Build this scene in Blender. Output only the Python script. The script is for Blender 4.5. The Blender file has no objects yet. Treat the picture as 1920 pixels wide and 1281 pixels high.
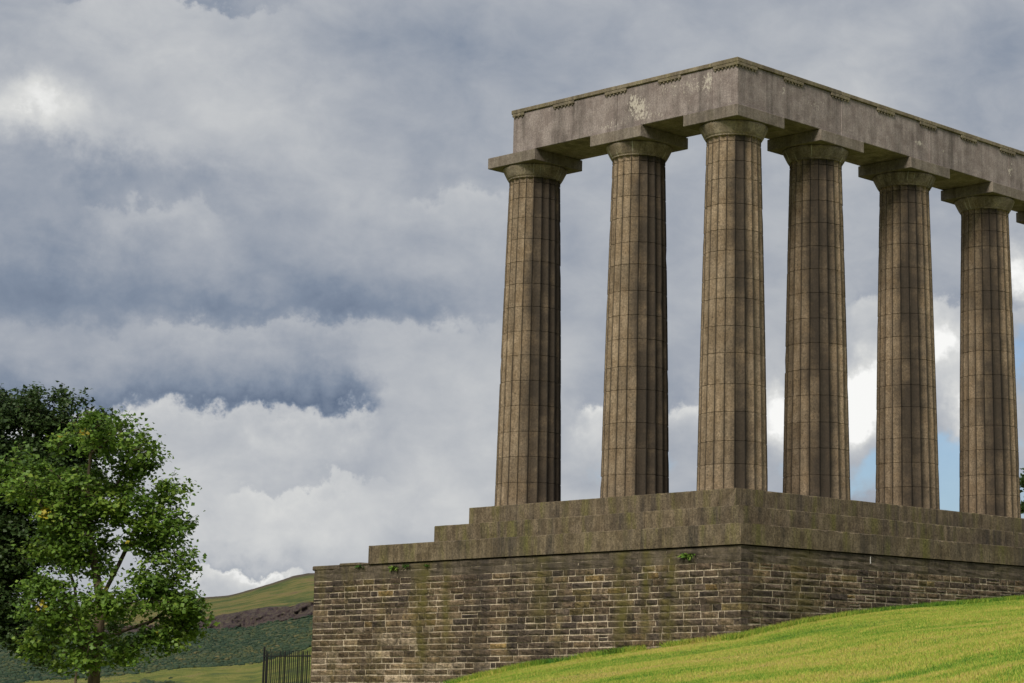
import bpy, bmesh, math, random
import numpy as np
from mathutils import Matrix, Vector, noise as mnoise
R = math.radians
rng = np.random.default_rng(7)
random.seed(7)
scene = bpy.context.scene
COL = scene.collection

# ------------------------------------------------------------------ camera
CAM = np.array([-43.6711, -37.9113, -5.2266])
YAW, PITCH, ROLL = R(40.0776), R(10.9754), R(0.0742)
F_PX, PPX, PPY = 4126.33, 1444.2, 494.54          # photograph is 1920 x 1281
look = Vector((math.cos(PITCH)*math.cos(YAW), math.cos(PITCH)*math.sin(YAW), math.sin(PITCH)))
right = Vector((math.sin(YAW), -math.cos(YAW), 0)); up = right.cross(look)
r2 = right*math.cos(ROLL) + up*math.sin(ROLL); u2 = up*math.cos(ROLL) - right*math.sin(ROLL)
cam_data = bpy.data.cameras.new('camera'); cam = bpy.data.objects.new('camera', cam_data); COL.objects.link(cam)
cam.matrix_world = Matrix(((r2.x, u2.x, -look.x, CAM[0]), (r2.y, u2.y, -look.y, CAM[1]), (r2.z, u2.z, -look.z, CAM[2]), (0, 0, 0, 1)))
cam_data.sensor_width = 36; cam_data.lens = 36*F_PX/1920
cam_data.shift_x = (960-PPX)/1920; cam_data.shift_y = (PPY-640.5)/1920
cam_data.clip_start = 0.5; cam_data.clip_end = 20000
scene.camera = cam
scene.cycles.use_adaptive_sampling = True; scene.cycles.adaptive_threshold = 0.02; scene.cycles.max_bounces = 5; scene.cycles.diffuse_bounces = 3; scene.cycles.glossy_bounces = 2; scene.cycles.transmission_bounces = 3
scene.render.resolution_x, scene.render.resolution_y = 1024, 683

# ------------------------------------------------------------------ sun, exposure
SUN_AZ, SUN_EL = R(204), R(43)      # azimuth measured from +X towards +Y
sd = Vector((math.cos(SUN_EL)*math.cos(SUN_AZ), math.cos(SUN_EL)*math.sin(SUN_AZ), math.sin(SUN_EL)))
sl = bpy.data.lights.new('sun', 'SUN'); sun = bpy.data.objects.new('sun', sl); COL.objects.link(sun)
sl.energy = 3.0; sl.angle = R(20); sl.color = (1.0, 0.93, 0.82)
sun.rotation_euler = (-sd).to_track_quat('-Z', 'Y').to_euler(); sun.location = (-40, 20, 60)
vs = scene.view_settings
scene.display_settings.display_device = 'sRGB'
vs.view_transform = 'Standard'; vs.look = 'None'; vs.exposure = 0.45; vs.gamma = 1; vs.use_curve_mapping = False

def s2l(c):
    return tuple(((v/255)/12.92 if v/255 <= 0.04045 else ((v/255+0.055)/1.055)**2.4) for v in c)

# ------------------------------------------------------------------ node helpers
class NT:
    def __init__(self, tree): self.t = tree; self.n = tree.nodes; self.l = tree.links
    def node(self, kind, **kw):
        n = self.n.new(kind)
        for k, v in kw.items(): setattr(n, k, v)
        return n
    def put(self, sock, v):
        if v is None: return
        if isinstance(v, bpy.types.NodeSocket): self.l.new(v, sock)
        else:
            try: sock.default_value = v
            except Exception: sock.default_value = tuple(v)+(1,)
    def math(self, op, a, b=None, c=None, clamp=False):
        n = self.node('ShaderNodeMath', operation=op); n.use_clamp = clamp
        self.put(n.inputs[0], a); self.put(n.inputs[1], b)
        if c is not None: self.put(n.inputs[2], c)
        return n.outputs[0]
    def vmath(self, op, a, b=None, out=0):
        n = self.node('ShaderNodeVectorMath', operation=op)
        self.put(n.inputs[0], a); self.put(n.inputs[1], b)
        return n.outputs[out]
    def mapping(self, vec, scale=(1, 1, 1), loc=(0, 0, 0), rot=(0, 0, 0)):
        n = self.node('ShaderNodeMapping'); self.put(n.inputs[0], vec)
        n.inputs['Location'].default_value = loc; n.inputs['Rotation'].default_value = rot; n.inputs['Scale'].default_value = scale
        return n.outputs[0]
    def noise(self, vec, scale, detail=4, rough=0.55, dist=0.0, out='Fac'):
        n = self.node('ShaderNodeTexNoise'); self.put(n.inputs['Vector'], vec)
        n.inputs['Scale'].default_value = scale; n.inputs['Detail'].default_value = detail
        n.inputs['Roughness'].default_value = rough; n.inputs['Distortion'].default_value = dist
        return n.outputs[out]
    def mix(self, f, a, b, blend='MIX'):
        n = self.node('ShaderNodeMix', data_type='RGBA', blend_type=blend)
        self.put(n.inputs[0], f); self.put(n.inputs[6], a); self.put(n.inputs[7], b)
        return n.outputs[2]
    def ramp(self, f, stops, interp='LINEAR'):
        n = self.node('ShaderNodeValToRGB'); self.put(n.inputs[0], f)
        cr = n.color_ramp; cr.interpolation = interp
        while len(cr.elements) < len(stops): cr.elements.new(0.5)
        for e, (p, c) in zip(cr.elements, stops):
            e.position = p; e.color = (c, c, c, 1) if isinstance(c, (int, float)) else tuple(c[:3])+(1,)
        return n.outputs[0]
    def step(self, f, a, b):          # smooth 0..1 between a and b
        n = self.node('ShaderNodeMapRange', interpolation_type='SMOOTHSTEP'); self.put(n.inputs[0], f)
        n.inputs[1].default_value = a; n.inputs[2].default_value = b
        return n.outputs[0]
    def sep(self, v):
        n = self.node('ShaderNodeSeparateXYZ'); self.put(n.inputs[0], v); return n.outputs
    def comb(self, x, y, z):
        n = self.node('ShaderNodeCombineXYZ'); self.put(n.inputs[0], x); self.put(n.inputs[1], y); self.put(n.inputs[2], z); return n.outputs[0]
    def gauss(self, x, y, cx, cy, sx, sy):
        a = self.math('MULTIPLY', self.math('SUBTRACT', x, cx), 1/sx); b = self.math('MULTIPLY', self.math('SUBTRACT', y, cy), 1/sy)
        d = self.math('ADD', self.math('MULTIPLY', a, a), self.math('MULTIPLY', b, b))
        return self.math('POWER', math.e, self.math('MULTIPLY', d, -1.0))

# ------------------------------------------------------------------ world: clear sky behind a broken layer of cloud
world = bpy.data.worlds.new('World'); scene.world = world; world.use_nodes = True
world.cycles.sampling_method = 'MANUAL'; world.cycles.sample_map_resolution = 128
W = NT(world.node_tree); W.n.clear()
d = W.node('ShaderNodeTexCoord').outputs['Generated']
dx, dy, dz = W.sep(d)
az = W.math('MULTIPLY', W.math('ARCTAN2', dy, dx), 180/math.pi)
el = W.math('MULTIPLY', W.math('ARCSINE', W.math('MAXIMUM', W.math('MINIMUM', dz, 1.0), -1.0)), 180/math.pi)
P = W.comb(W.math('MULTIPLY', dx, 57.3), W.math('MULTIPLY', dy, 57.3), W.math('MULTIPLY', dz, 57.3))   # degrees on the sphere
Pst = W.comb(W.math('MULTIPLY', dx, 57.3), W.math('MULTIPLY', dy, 57.3), W.math('MULTIPLY', dz, 57.3*1.6))
def srgbw(n): return n
warp1 = W.noise(P, 0.22, 3, 0.5, out='Color'); w1 = W.sep(warp1)
warp2 = W.noise(P, 1.1, 6, 0.6, out='Color'); w2 = W.sep(warp2)
def warped(base, i, a, b):
    return W.math('ADD', base, W.math('ADD', W.math('MULTIPLY', W.math('SUBTRACT', w1[i], 0.5), a), W.math('MULTIPLY', W.math('SUBTRACT', w2[i], 0.5), b)))
azw = warped(az, 0, 3.4, 1.8); elw = warped(el, 1, 3.0, 1.7)
def pa(x): return 59.6-0.01362*x
def pe(y): return 17.45-0.01350*y
KA = W.comb(azw, elw, 0.0)
def blob(acc, x, y, sx, sy, amt):
    n = W.node('ShaderNodeVectorMath', operation='MULTIPLY_ADD'); W.put(n.inputs[0], KA)
    ka, ke = 1/(sx*0.01362), 1/(sy*0.0135)
    n.inputs[1].default_value = (ka, ke, 0); n.inputs[2].default_value = (-pa(x)*ka, -pe(y)*ke, 0)
    dd = W.vmath('DOT_PRODUCT', n.outputs[0], n.outputs[0], out=1)
    return W.math('MULTIPLY_ADD', W.math('POWER', 1/math.e, dd), amt, acc)
B = W.math('MULTIPLY_ADD', W.math('SUBTRACT', W.noise(Pst, 0.16, 6, 0.5, 0.3), 0.5), 0.40, 0.50)
B = W.math('MULTIPLY_ADD', W.math('SUBTRACT', W.noise(Pst, 0.55, 7, 0.58, 0.3), 0.5), 0.32, B)
blobs = [ # x, y, sx, sy (photograph pixels turned into degrees of sky), amount
 (10,245,130,60,.40),(170,285,150,45,.20),(370,215,170,90,.16),(150,90,150,70,.14),(560,330,180,60,.08),
 (720,60,260,80,-.10),(1850,80,190,120,-.12),(60,330,60,40,-.06),(60,540,230,90,-.10),
 (800,700,220,70,.10),(560,960,520,110,.14),(860,880,160,120,.14),(1600,180,170,100,.08),
 (1460,740,110,60,.50),(1610,735,80,75,.65),(1770,650,75,60,.45),(1820,780,60,60,.50),(1900,500,60,50,.50),(1100,800,70,60,.14)]
for bb in blobs: B = blob(B, *bb)
w3 = W.sep(W.noise(P, 3.2, 5, 0.6, out='Color'))
elc = W.math('MULTIPLY_ADD', W.math('SUBTRACT', w3[1], 0.5), 0.55, elw); azc = W.math('MULTIPLY_ADD', W.math('SUBTRACT', w3[0], 0.5), 0.55, azw)
def base_cloud(acc, x0, x1, yb, h, dark, light, hl, sl, sr, soft=0.22):
    """a cloud with a flat dark base that thins upwards and lit tops of the next one below it"""
    d = W.math('MULTIPLY', W.math('SUBTRACT', elc, pe(yb)), 1/(h*0.0135))
    up_ = W.math('MULTIPLY', W.step(d, -0.45*soft, soft), W.math('POWER', 1/math.e, W.math('MAXIMUM', d, 0.0)))
    d2 = W.math('MULTIPLY', W.math('SUBTRACT', pe(yb), elc), 1/(hl*0.0135))
    dn = W.math('MULTIPLY', W.step(d2, -0.15, 0.3), W.math('POWER', 1/math.e, W.math('MAXIMUM', d2, 0.0)))
    win = W.node('ShaderNodeMath', operation='MULTIPLY')
    n1 = W.node('ShaderNodeMapRange', interpolation_type='SMOOTHSTEP'); W.put(n1.inputs[0], azc); n1.inputs[1].default_value = pa(x1); n1.inputs[2].default_value = pa(x1-sr)
    n2 = W.node('ShaderNodeMapRange', interpolation_type='SMOOTHSTEP'); W.put(n2.inputs[0], azc); n2.inputs[1].default_value = pa(x0); n2.inputs[2].default_value = pa(x0+sl); n2.inputs[3].default_value = 0; n2.inputs[4].default_value = 1
    W.put(win.inputs[0], n1.outputs[0]); W.put(win.inputs[1], n2.outputs[0])
    v = W.math('MULTIPLY_ADD', up_, dark, W.math('MULTIPLY', dn, light))
    return W.math('MULTIPLY_ADD', v, win.outputs[0], acc)
for bc in [(-500, 660, 790, 75, -.40, .24, 55, 400, 70), (120, 1080, 618, 80, -.27, .12, 50, 250, 400, .5), (-500, 330, 600, 110, -.26, .04, 60, 300, 200, .8),
           (330, 700, 1058, 22, -.20, .28, 40, 100, 200), (640, 1060, 365, 90, -.13, .12, 60, 150, 150, .5), (1040, 1360, 745, 70, -.14, .30, 40, 60, 60),
           (60, 560, 32, 60, -.24, .10, 50, 100, 250), (100, 420, 425, 90, -.20, .12, 50, 80, 150, .6), (1540, 1960, 570, 60, -.14, .16, 50, 80, 80), (380, 760, 905, 40, -.10, .10, 30, 100, 150)]:
    B = base_cloud(B, *bc)
B = W.math('MULTIPLY_ADD', W.math('SUBTRACT', B, 0.5), 1.22, 0.485)
cloud = W.ramp(B, [(0.0, s2l((95, 110, 133))), (0.22, s2l((128, 140, 158))), (0.44, s2l((162, 168, 178))), (0.66, s2l((189, 192, 196))), (0.86, s2l((214, 215, 214))), (1.0, s2l((248, 248, 246)))])
gap = W.math('ADD', W.gauss(azw, elw, pa(1760), pe(900), 3.9, 0.95), W.math('MULTIPLY', W.gauss(azw, elw, pa(1190), pe(880), 2.0, 0.6), 0.45))
gap = W.math('ADD', gap, W.math('MULTIPLY', W.gauss(azw, elw, pa(1920), pe(680), 0.6, 1.2), 0.7))
gap = W.math('ADD', gap, W.math('MULTIPLY', W.math('SUBTRACT', W.noise(P, 0.9, 6, 0.6), 0.5), 1.3))
cover = W.math('SUBTRACT', 1.0, W.math('MULTIPLY', W.step(gap, 0.30, 0.80), 0.66))
sky = W.node('ShaderNodeTexSky', sky_type='NISHITA'); sky.sun_disc = False
sky.sun_elevation = SUN_EL; sky.sun_rotation = math.pi/2 - SUN_AZ; sky.air_density = 1.0; sky.dust_density = 1.0; sky.ozone_density = 2.0
skyc = W.mix(1.0, sky.outputs[0], (0.058, 0.069, 0.080, 1), 'MULTIPLY')
bg = W.node('ShaderNodeBackground'); W.put(bg.inputs[0], W.mix(cover, skyc, W.mix(1.0, cloud, (0.735, 0.735, 0.735, 1), 'MULTIPLY'))); bg.inputs[1].default_value = 1.0
W.l.new(bg.outputs[0], W.node('ShaderNodeOutputWorld').inputs[0])

# ------------------------------------------------------------------ geometry helpers
def tag(o, label=None, cat=None, group=None, kind=None):
    for k, v in (('label', label), ('category', cat), ('group', group), ('kind', kind)):
        if v: o[k] = v
    return o
def empty(name, loc=(0, 0, 0)):
    o = bpy.data.objects.new(name, None); o.location = loc; o.empty_display_size = 0.3; COL.objects.link(o); return o
def make_mesh(name, verts, faces, mats=(), smooth=False):
    me = bpy.data.meshes.new(name); me.from_pydata([tuple(map(float, v)) for v in verts], [], [tuple(map(int, f)) for f in faces])
    for m in mats: me.materials.append(m)
    if smooth: me.polygons.foreach_set('use_smooth', [True]*len(me.polygons))
    me.update(); return me
def fast_mesh(name, verts, faces, mats=(), smooth=False):      # faces: (n,k) array
    me = bpy.data.meshes.new(name); verts = np.asarray(verts, np.float32); faces = np.asarray(faces, np.int32); k = faces.shape[1]
    me.vertices.add(len(verts)); me.vertices.foreach_set('co', verts.ravel())
    me.loops.add(faces.size); me.loops.foreach_set('vertex_index', faces.ravel())
    me.polygons.add(len(faces)); me.polygons.foreach_set('loop_start', np.arange(len(faces), dtype=np.int32)*k); me.polygons.foreach_set('loop_total', np.full(len(faces), k, np.int32))
    for m in mats: me.materials.append(m)
    me.update(calc_edges=True); me.validate()
    if smooth: me.polygons.foreach_set('use_smooth', [True]*len(me.polygons))
    return me
def obj(name, me, parent=None, loc=None):
    o = bpy.data.objects.new(name, me); COL.objects.link(o)
    if parent is not None:
        o.parent = parent
        if loc is None: o.matrix_parent_inverse = Matrix.Translation(-Vector(parent_base(parent)))
        else: o.location = Vector(loc)
    elif loc is not None: o.location = loc
    return o
def parent_base(p):
    b = Vector(p.location)
    if p.parent is not None:
        b = p.matrix_parent_inverse.translation + b + Vector(parent_base(p.parent)) if p.parent else b
    return b
def rbox(x0, x1, y0, y1, z0, z1, b=0.012):          # bevelled box, 24 verts
    V = []; F = []
    c = ((x0, x1), (y0, y1), (z0, z1))
    idx = {}
    for ix in (0, 1):
        for iy in (0, 1):
            for iz in (0, 1):
                for ax in range(3):
                    p = [c[0][ix], c[1][iy], c[2][iz]]
                    for k, i in enumerate((ix, iy, iz)):
                        if k != ax: p[k] += b if i == 0 else -b
                    idx[(ix, iy, iz, ax)] = len(V); V.append(p)
    def q(*a): F.append([idx[k] for k in a])
    for ax in range(3):
        for s in (0, 1):
            o1, o2 = [k for k in range(3) if k != ax]
            def kk(i, j):
                t = [0, 0, 0]; t[ax] = s; t[o1] = i; t[o2] = j; return tuple(t)+(ax,)
            f = [kk(0, 0), kk(1, 0), kk(1, 1), kk(0, 1)]
            flip = (s == 0) ^ (ax == 1)
            q(*(f[::-1] if flip else f))
    for ax in range(3):                               # edges along ax
        o1, o2 = [k for k in range(3) if k != ax]
        for i in (0, 1):
            for j in (0, 1):
                def kk(e, fa):
                    t = [0, 0, 0]; t[ax] = e; t[o1] = i; t[o2] = j; return tuple(t)+(fa,)
                f = [kk(0, o1), kk(1, o1), kk(1, o2), kk(0, o2)]
                flip = (i ^ j) ^ (ax == 1)
                q(*(f[::-1] if not flip else f))
    for ix in (0, 1):
        for iy in (0, 1):
            for iz in (0, 1):
                f = [(ix, iy, iz, 0), (ix, iy, iz, 1), (ix, iy, iz, 2)]
                q(*(f if (ix+iy+iz) % 2 else f[::-1]))
    return V, F
def box_obj(name, dims, mat, parent=None, b=0.012):
    V, F = rbox(*dims, b)
    me = make_mesh(name, V, F, [mat]); return obj(name, me, parent)

# ------------------------------------------------------------------ materials
def new_mat(name):
    m = bpy.data.materials.new(name); m.use_nodes = True
    t = NT(m.node_tree); t.n.clear()
    bs = t.node('ShaderNodeBsdfPrincipled'); out = t.node('ShaderNodeOutputMaterial'); t.l.new(bs.outputs[0], out.inputs[0])
    bs.inputs['Roughness'].default_value = 0.9; bs.inputs['Specular IOR Level'].default_value = 0.25
    return m, t, bs
def bump(t, bs, h, strength, dist):
    n = t.node('ShaderNodeBump'); n.inputs['Strength'].default_value = strength; n.inputs['Distance'].default_value = dist
    t.put(n.inputs['Height'], h); t.l.new(n.outputs[0], bs.inputs['Normal'])
def mulc(t, col, f):
    n = t.node('ShaderNodeMix', data_type='RGBA', blend_type='MULTIPLY'); n.inputs[0].default_value = 1
    t.put(n.inputs[6], col); g = t.comb(f, f, f); t.put(n.inputs[7], g); return n.outputs[2]

def stone_mat(name, c_lo, c_hi, soot=0.6, fluted=0.0, runs=0.0, moss=0.0, mossc=(0.10, 0.105, 0.03), speck=0.5, lichen=(), streak=0.35, tone=0.18, grain=17, stains=()):
    m, t, bs = new_mat(name)
    pos = t.node('ShaderNodeNewGeometry').outputs['Position']
    rnd = t.node('ShaderNodeObjectInfo').outputs['Random']
    big = t.noise(pos, 0.55, 4, 0.6); mid = t.noise(pos, 2.6, 5, 0.6)
    col = t.mix(t.step(mid, 0.3, 0.7), c_lo, c_hi)
    st = t.noise(t.mapping(pos, (3.2, 3.2, 0.22)), 1.0, 5, 0.65)
    sootm = t.math('MULTIPLY', t.step(t.math('ADD', t.math('MULTIPLY', st, 0.65), t.math('MULTIPLY', big, 0.45)), 0.50, 0.72), soot)
    col = t.mix(sootm, col, (0.035, 0.030, 0.026, 1))
    fine_st = t.noise(t.mapping(pos, (9, 9, 0.5)), 1.0, 3, 0.6)
    col = mulc(t, col, t.math('ADD', 1.0, t.math('MULTIPLY', t.math('SUBTRACT', fine_st, 0.5), streak*2)))
    if moss > 0:
        mm = t.noise(t.mapping(pos, (1.7, 1.7, 0.30)), 1.0, 5, 0.65)
        mf = t.math('MULTIPLY', t.step(mm, 0.47, 0.72), moss)
        col = t.mix(mf, col, tuple(mossc)+(1,))
    sp = t.noise(pos, grain, 3, 0.75); sp2 = t.noise(pos, 46, 2, 0.7)
    col = mulc(t, col, t.math('ADD', 1.0, t.math('MULTIPLY', t.math('SUBTRACT', t.math('ADD', t.math('MULTIPLY', sp, 0.5), t.math('MULTIPLY', sp2, 0.5)), 0.5), speck*5)))
    col = mulc(t, col, t.math('ADD', 1.0-tone, t.math('MULTIPLY', rnd, 2*tone)))
    x, y, z = t.sep(pos)
    for (ax, c, wd, zlo, amt, sc_) in stains:                       # run-down stains of damp and moss
        wob = t.math('MULTIPLY', t.math('SUBTRACT', t.noise(pos, 1.3, 4, 0.65), 0.5), wd*2.2)
        g_ = t.math('DIVIDE', t.math('SUBTRACT', t.math('ADD', y if ax == 'y' else x, wob), c), wd)
        g_ = t.math('POWER', 1/math.e, t.math('MULTIPLY', g_, g_))
        g_ = t.math('MULTIPLY', g_, t.math('MULTIPLY', t.step(mid, 0.30, 0.60), amt))
        g_ = t.math('MULTIPLY', g_, t.step(z, zlo, zlo+1.2))
        g_ = t.math('MULTIPLY', g_, t.math('LESS_THAN', x if ax == 'y' else y, -1.0))
        col = t.mix(g_, col, sc_)
    if fluted > 0 or runs > 0:
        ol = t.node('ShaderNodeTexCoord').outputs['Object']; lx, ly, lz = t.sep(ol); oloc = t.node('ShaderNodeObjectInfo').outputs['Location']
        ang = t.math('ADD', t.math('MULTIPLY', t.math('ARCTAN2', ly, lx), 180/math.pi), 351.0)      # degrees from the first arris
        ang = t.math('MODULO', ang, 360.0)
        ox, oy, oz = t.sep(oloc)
    if fluted > 0:
        idn = t.math('FLOOR', t.math('DIVIDE', ang, 18.0)); fr = t.math('FRACT', t.math('DIVIDE', ang, 18.0))
        fn = t.noise(t.comb(t.math('MULTIPLY', idn, 3.7), t.math('ADD', ox, oy), t.math('MULTIPLY', z, 0.42)), 1.0, 5, 0.65)
        dd = t.math('DIVIDE', t.math('SUBTRACT', ang, 227.0), 24.0)                                   # dark band about one bearing on every column
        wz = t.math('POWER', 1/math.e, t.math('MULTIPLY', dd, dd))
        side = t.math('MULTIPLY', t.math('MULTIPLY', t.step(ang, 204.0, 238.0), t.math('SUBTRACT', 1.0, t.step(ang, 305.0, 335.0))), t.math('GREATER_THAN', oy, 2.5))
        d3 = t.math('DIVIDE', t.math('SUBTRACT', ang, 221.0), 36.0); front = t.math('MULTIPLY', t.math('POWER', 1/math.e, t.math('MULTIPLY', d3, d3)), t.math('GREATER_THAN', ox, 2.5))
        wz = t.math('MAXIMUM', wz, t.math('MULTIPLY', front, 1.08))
        wz = t.math('MAXIMUM', wz, side)                                                              # wider dark band on one flank of the two side columns
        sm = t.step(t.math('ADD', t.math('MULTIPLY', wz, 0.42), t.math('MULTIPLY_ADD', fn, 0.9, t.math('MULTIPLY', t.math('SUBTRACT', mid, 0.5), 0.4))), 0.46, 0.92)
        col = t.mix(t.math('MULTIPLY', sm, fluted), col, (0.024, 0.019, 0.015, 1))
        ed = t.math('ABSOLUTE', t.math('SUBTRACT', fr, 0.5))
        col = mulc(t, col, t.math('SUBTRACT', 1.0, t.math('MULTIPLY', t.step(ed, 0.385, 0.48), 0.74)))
    if runs > 0:
        rn = t.noise(t.comb(t.math('MULTIPLY', ang, 0.16), t.math('ADD', ox, oy), t.math('MULTIPLY', z, 0.9)), 1.0, 4, 0.65)
        col = t.mix(t.math('MULTIPLY', t.step(rn, 0.60, 0.68), runs), col, (0.46, 0.44, 0.36, 1))
    if lichen:
        acc = None
        for (ax, c, zc, sx, sz, amt) in lichen:
            g = t.math('MULTIPLY', t.gauss(y if ax == 'y' else x, z, c, zc, sx, sz), amt)
            # only on the face that carries it
            g = t.math('MULTIPLY', g, t.math('LESS_THAN', x if ax == 'y' else y, 0.2))
            acc = g if acc is None else t.math('ADD', acc, g)
        ln = t.noise(t.mapping(pos, (1, 1, 0.6)), 13.0, 5, 0.8)
        lf = t.step(t.math('ADD', acc, t.math('MULTIPLY', t.math('SUBTRACT', ln, 0.5), 3.4)), 0.55, 0.74)
        col = t.mix(t.math('MULTIPLY', lf, 0.80), col, (0.47, 0.43, 0.37, 1))
    t.l.new(col, bs.inputs['Base Color'])
    bump(t, bs, t.math('ADD', t.math('MULTIPLY', sp, 0.6), t.math('ADD', t.math('MULTIPLY', sp2, 0.3), mid)), 0.55, 0.02)
    return m

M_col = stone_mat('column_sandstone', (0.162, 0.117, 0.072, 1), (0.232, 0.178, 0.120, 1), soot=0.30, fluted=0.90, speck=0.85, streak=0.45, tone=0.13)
M_cap = stone_mat('capital_sandstone', (0.165, 0.130, 0.090, 1), (0.245, 0.204, 0.152, 1), soot=0.65, runs=0.7, moss=0.25, mossc=(0.19, 0.13, 0.05), speck=0.7, tone=0.1)
M_aba = stone_mat('abacus_sandstone', (0.140, 0.115, 0.092, 1), (0.20, 0.170, 0.142, 1), soot=0.45, moss=0.15, speck=0.5, tone=0.08)
M_arch = stone_mat('architrave_sandstone', (0.182, 0.148, 0.137, 1), (0.265, 0.226, 0.211, 1), soot=0.58, speck=0.5, streak=0.3, tone=0.06,
    lichen=[('y', 3.72, 10.95, .42, .30, .80), ('y', 4.02, 11.25, .22, .26, .55), ('y', 1.12, 11.25, .20, .36, .66), ('y', 1.65, 11.2, .45, .28, .46), ('y', 2.6, 11.3, .55, .25, .44), ('y', 4.95, 10.62, .55, .16, .48), ('y', 3.3, 10.6, .7, .2, .46),
            ('y', 0.3, 10.5, .3, .1, .35), ('x', 8.45, 10.95, .3, .08, .9), ('x', 2.0, 11.3, .12, .3, .55), ('x', 3.5, 11.1, .5, .3, .36), ('x', 13.3, 11.0, .2, .4, .6), ('x', 9.5, 11.0, .6, .3, .3)])
M_tae = stone_mat('taenia_sandstone', (0.13, 0.105, 0.07, 1), (0.20, 0.17, 0.12, 1), soot=0.6, moss=0.4, mossc=(0.13, 0.12, 0.035), speck=0.5, tone=0.1)
M_step = stone_mat('step_sandstone', (0.085, 0.064, 0.038, 1), (0.150, 0.118, 0.076, 1), soot=0.80, moss=0.72, mossc=(0.105, 0.102, 0.024), speck=0.9, streak=0.6, tone=0.06)
MOSS = (0.085, 0.075, 0.016, 1); DAMP = (0.020, 0.017, 0.016, 1)
STAINS = [('y', 8.35, .38, -6, .65, DAMP), ('y', 10.7, .30, -5.2, .75, MOSS), ('y', 9.75, .16, -4.6, .7, MOSS), ('y', 2.85, .26, -5.2, .75, MOSS), ('y', 1.95, .14, -4.6, .8, MOSS), ('y', 1.15, .24, -5.2, .8, MOSS), ('y', 5.9, .4, -4.2, .55, MOSS), ('x', 1.2, .5, -4.2, .6, MOSS)]
M_smooth = stone_mat('wall_ashlar', (0.060, 0.047, 0.033, 1), (0.105, 0.084, 0.060, 1), soot=0.6, moss=0.45, mossc=(0.10, 0.085, 0.03), speck=0.8, streak=0.4, tone=0.22, grain=11, stains=STAINS)
tones_ = [((.058, .045, .036), (.098, .077, .062)), ((.046, .036, .031), (.080, .064, .055)), ((.070, .052, .036), (.115, .089, .062)), ((.068, .056, .030), (.110, .090, .048)),
         ((.038, .031, .029), (.066, .055, .052)), ((.085, .067, .050), (.140, .112, .086)), ((.105, .074, .034), (.155, .115, .060)), ((.14, .115, .095), (.22, .188, .162))]
tones = [(tuple(v*k for v, k in zip(a, (.95, .86, .69))), tuple(v*k for v, k in zip(b, (1.18, 1.08, .88)))) for a, b in tones_]
M_stone = [stone_mat('wall_stone_tone', a+(1,), b+(1,), soot=0.36, moss=0.38, mossc=(0.110, 0.090, 0.024), speck=1.3, streak=0.35, tone=0.30, grain=9, stains=STAINS) for a, b in tones]
M_mortar = stone_mat('lime_mortar', (0.37, 0.305, 0.22, 1), (0.54, 0.455, 0.34, 1), soot=0.42, moss=0.26, speck=0.8, streak=0.4, tone=0.0, stains=STAINS)

m, t, bs = new_mat('white_dropping'); t.put(bs.inputs['Base Color'], (0.42, 0.41, 0.39, 1)); M_white = m
m, t, bs = new_mat('black_iron'); t.put(bs.inputs['Base Color'], (0.012, 0.012, 0.013, 1)); bs.inputs['Roughness'].default_value = 0.5; M_iron = m

# ------------------------------------------------------------------ ground height
QX = np.array([-400, -60, -30, -17, -13.3, -10.2, -7.84, -5.4, -3.45, -1.59, 0, 2.35, 4.6, 8.24, 12.8, 26, 60, 400])
QZ = np.array([-9, -7.5, -6.5, -6.05, -5.55, -5.02, -4.66, -4.41, -4.24, -4.10, -3.95, -3.57, -3.29, -2.97, -2.62, -2.0, -1.7, -1.5])
def smax(a, b, k=3.0):
    h = np.clip(0.5+0.5*(a-b)/k, 0, 1); return b+(a-b)*h+k*h*(1-h)
def ground_h(x, y):
    x = np.asarray(x, float); y = np.asarray(y, float)
    q = x-y
    z = np.interp(q, QX, QZ)
    mdist = np.maximum(smax(-1.31-x, -1.31-y)-0.75, 0)
    z = z-0.058*mdist
    z = z+2.1*np.exp(-(((x-9)/6.5)**2+((y-20)/4.0)**2))*(y > 10)
    z = z+0.03*np.sin(x*0.9+y*0.4)*np.clip(mdist, 0, 1)+0.025*np.sin(y*1.3-x*0.5+1)*np.clip(mdist, 0, 1)
    rr = np.hypot(x+15, y+8)
    f = np.clip((rr-85)/500, 0, 1); z = z-95*f*f*(3-2*f)
    return z
def inside_podium(x, y): return (x > -1.25) & (y > -1.25) & (y < 15.5)

m, t, bs = new_mat('lawn_soil')
pos = t.node('ShaderNodeNewGeometry').outputs['Position']
q = t.mapping(pos, (1, 1, 1), rot=(0, 0, R(-45)))
n1 = t.noise(t.mapping(q, (0.30, 0.10, 1)), 1.0, 5, 0.6); n2 = t.noise(pos, 2.2, 5, 0.65)
f = t.math('ADD', t.math('MULTIPLY', n1, 0.7), t.math('MULTIPLY', n2, 0.3))
t.l.new(t.ramp(f, [(0.32, (0.08, 0.14, 0.018)), (0.48, (0.16, 0.20, 0.028)), (0.60, (0.25, 0.23, 0.045)), (0.72, (0.28, 0.22, 0.07))]), bs.inputs['Base Color'])
bump(t, bs, t.noise(pos, 14, 4, 0.7), 1.0, 0.06); M_lawn = m
GRASS_RAMP = [(0.20, (0.060, 0.18, 0.022)), (0.37, (0.185, 0.33, 0.034)), (0.50, (0.35, 0.445, 0.06)), (0.63, (0.52, 0.475, 0.10)), (0.82, (0.55, 0.43, 0.15))]
m, t, bs = new_mat('grass_blades')
pos = t.node('ShaderNodeNewGeometry').outputs['Position']
at = t.node('ShaderNodeAttribute'); at.attribute_name = 'tone'
q = t.mapping(pos, (1, 1, 1), rot=(0, 0, R(-45)))
n1 = t.noise(t.mapping(q, (0.22, 0.17, 0.2)), 1.0, 6, 0.68, 0.8); n2 = t.noise(pos, 1.6, 5, 0.65)
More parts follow.
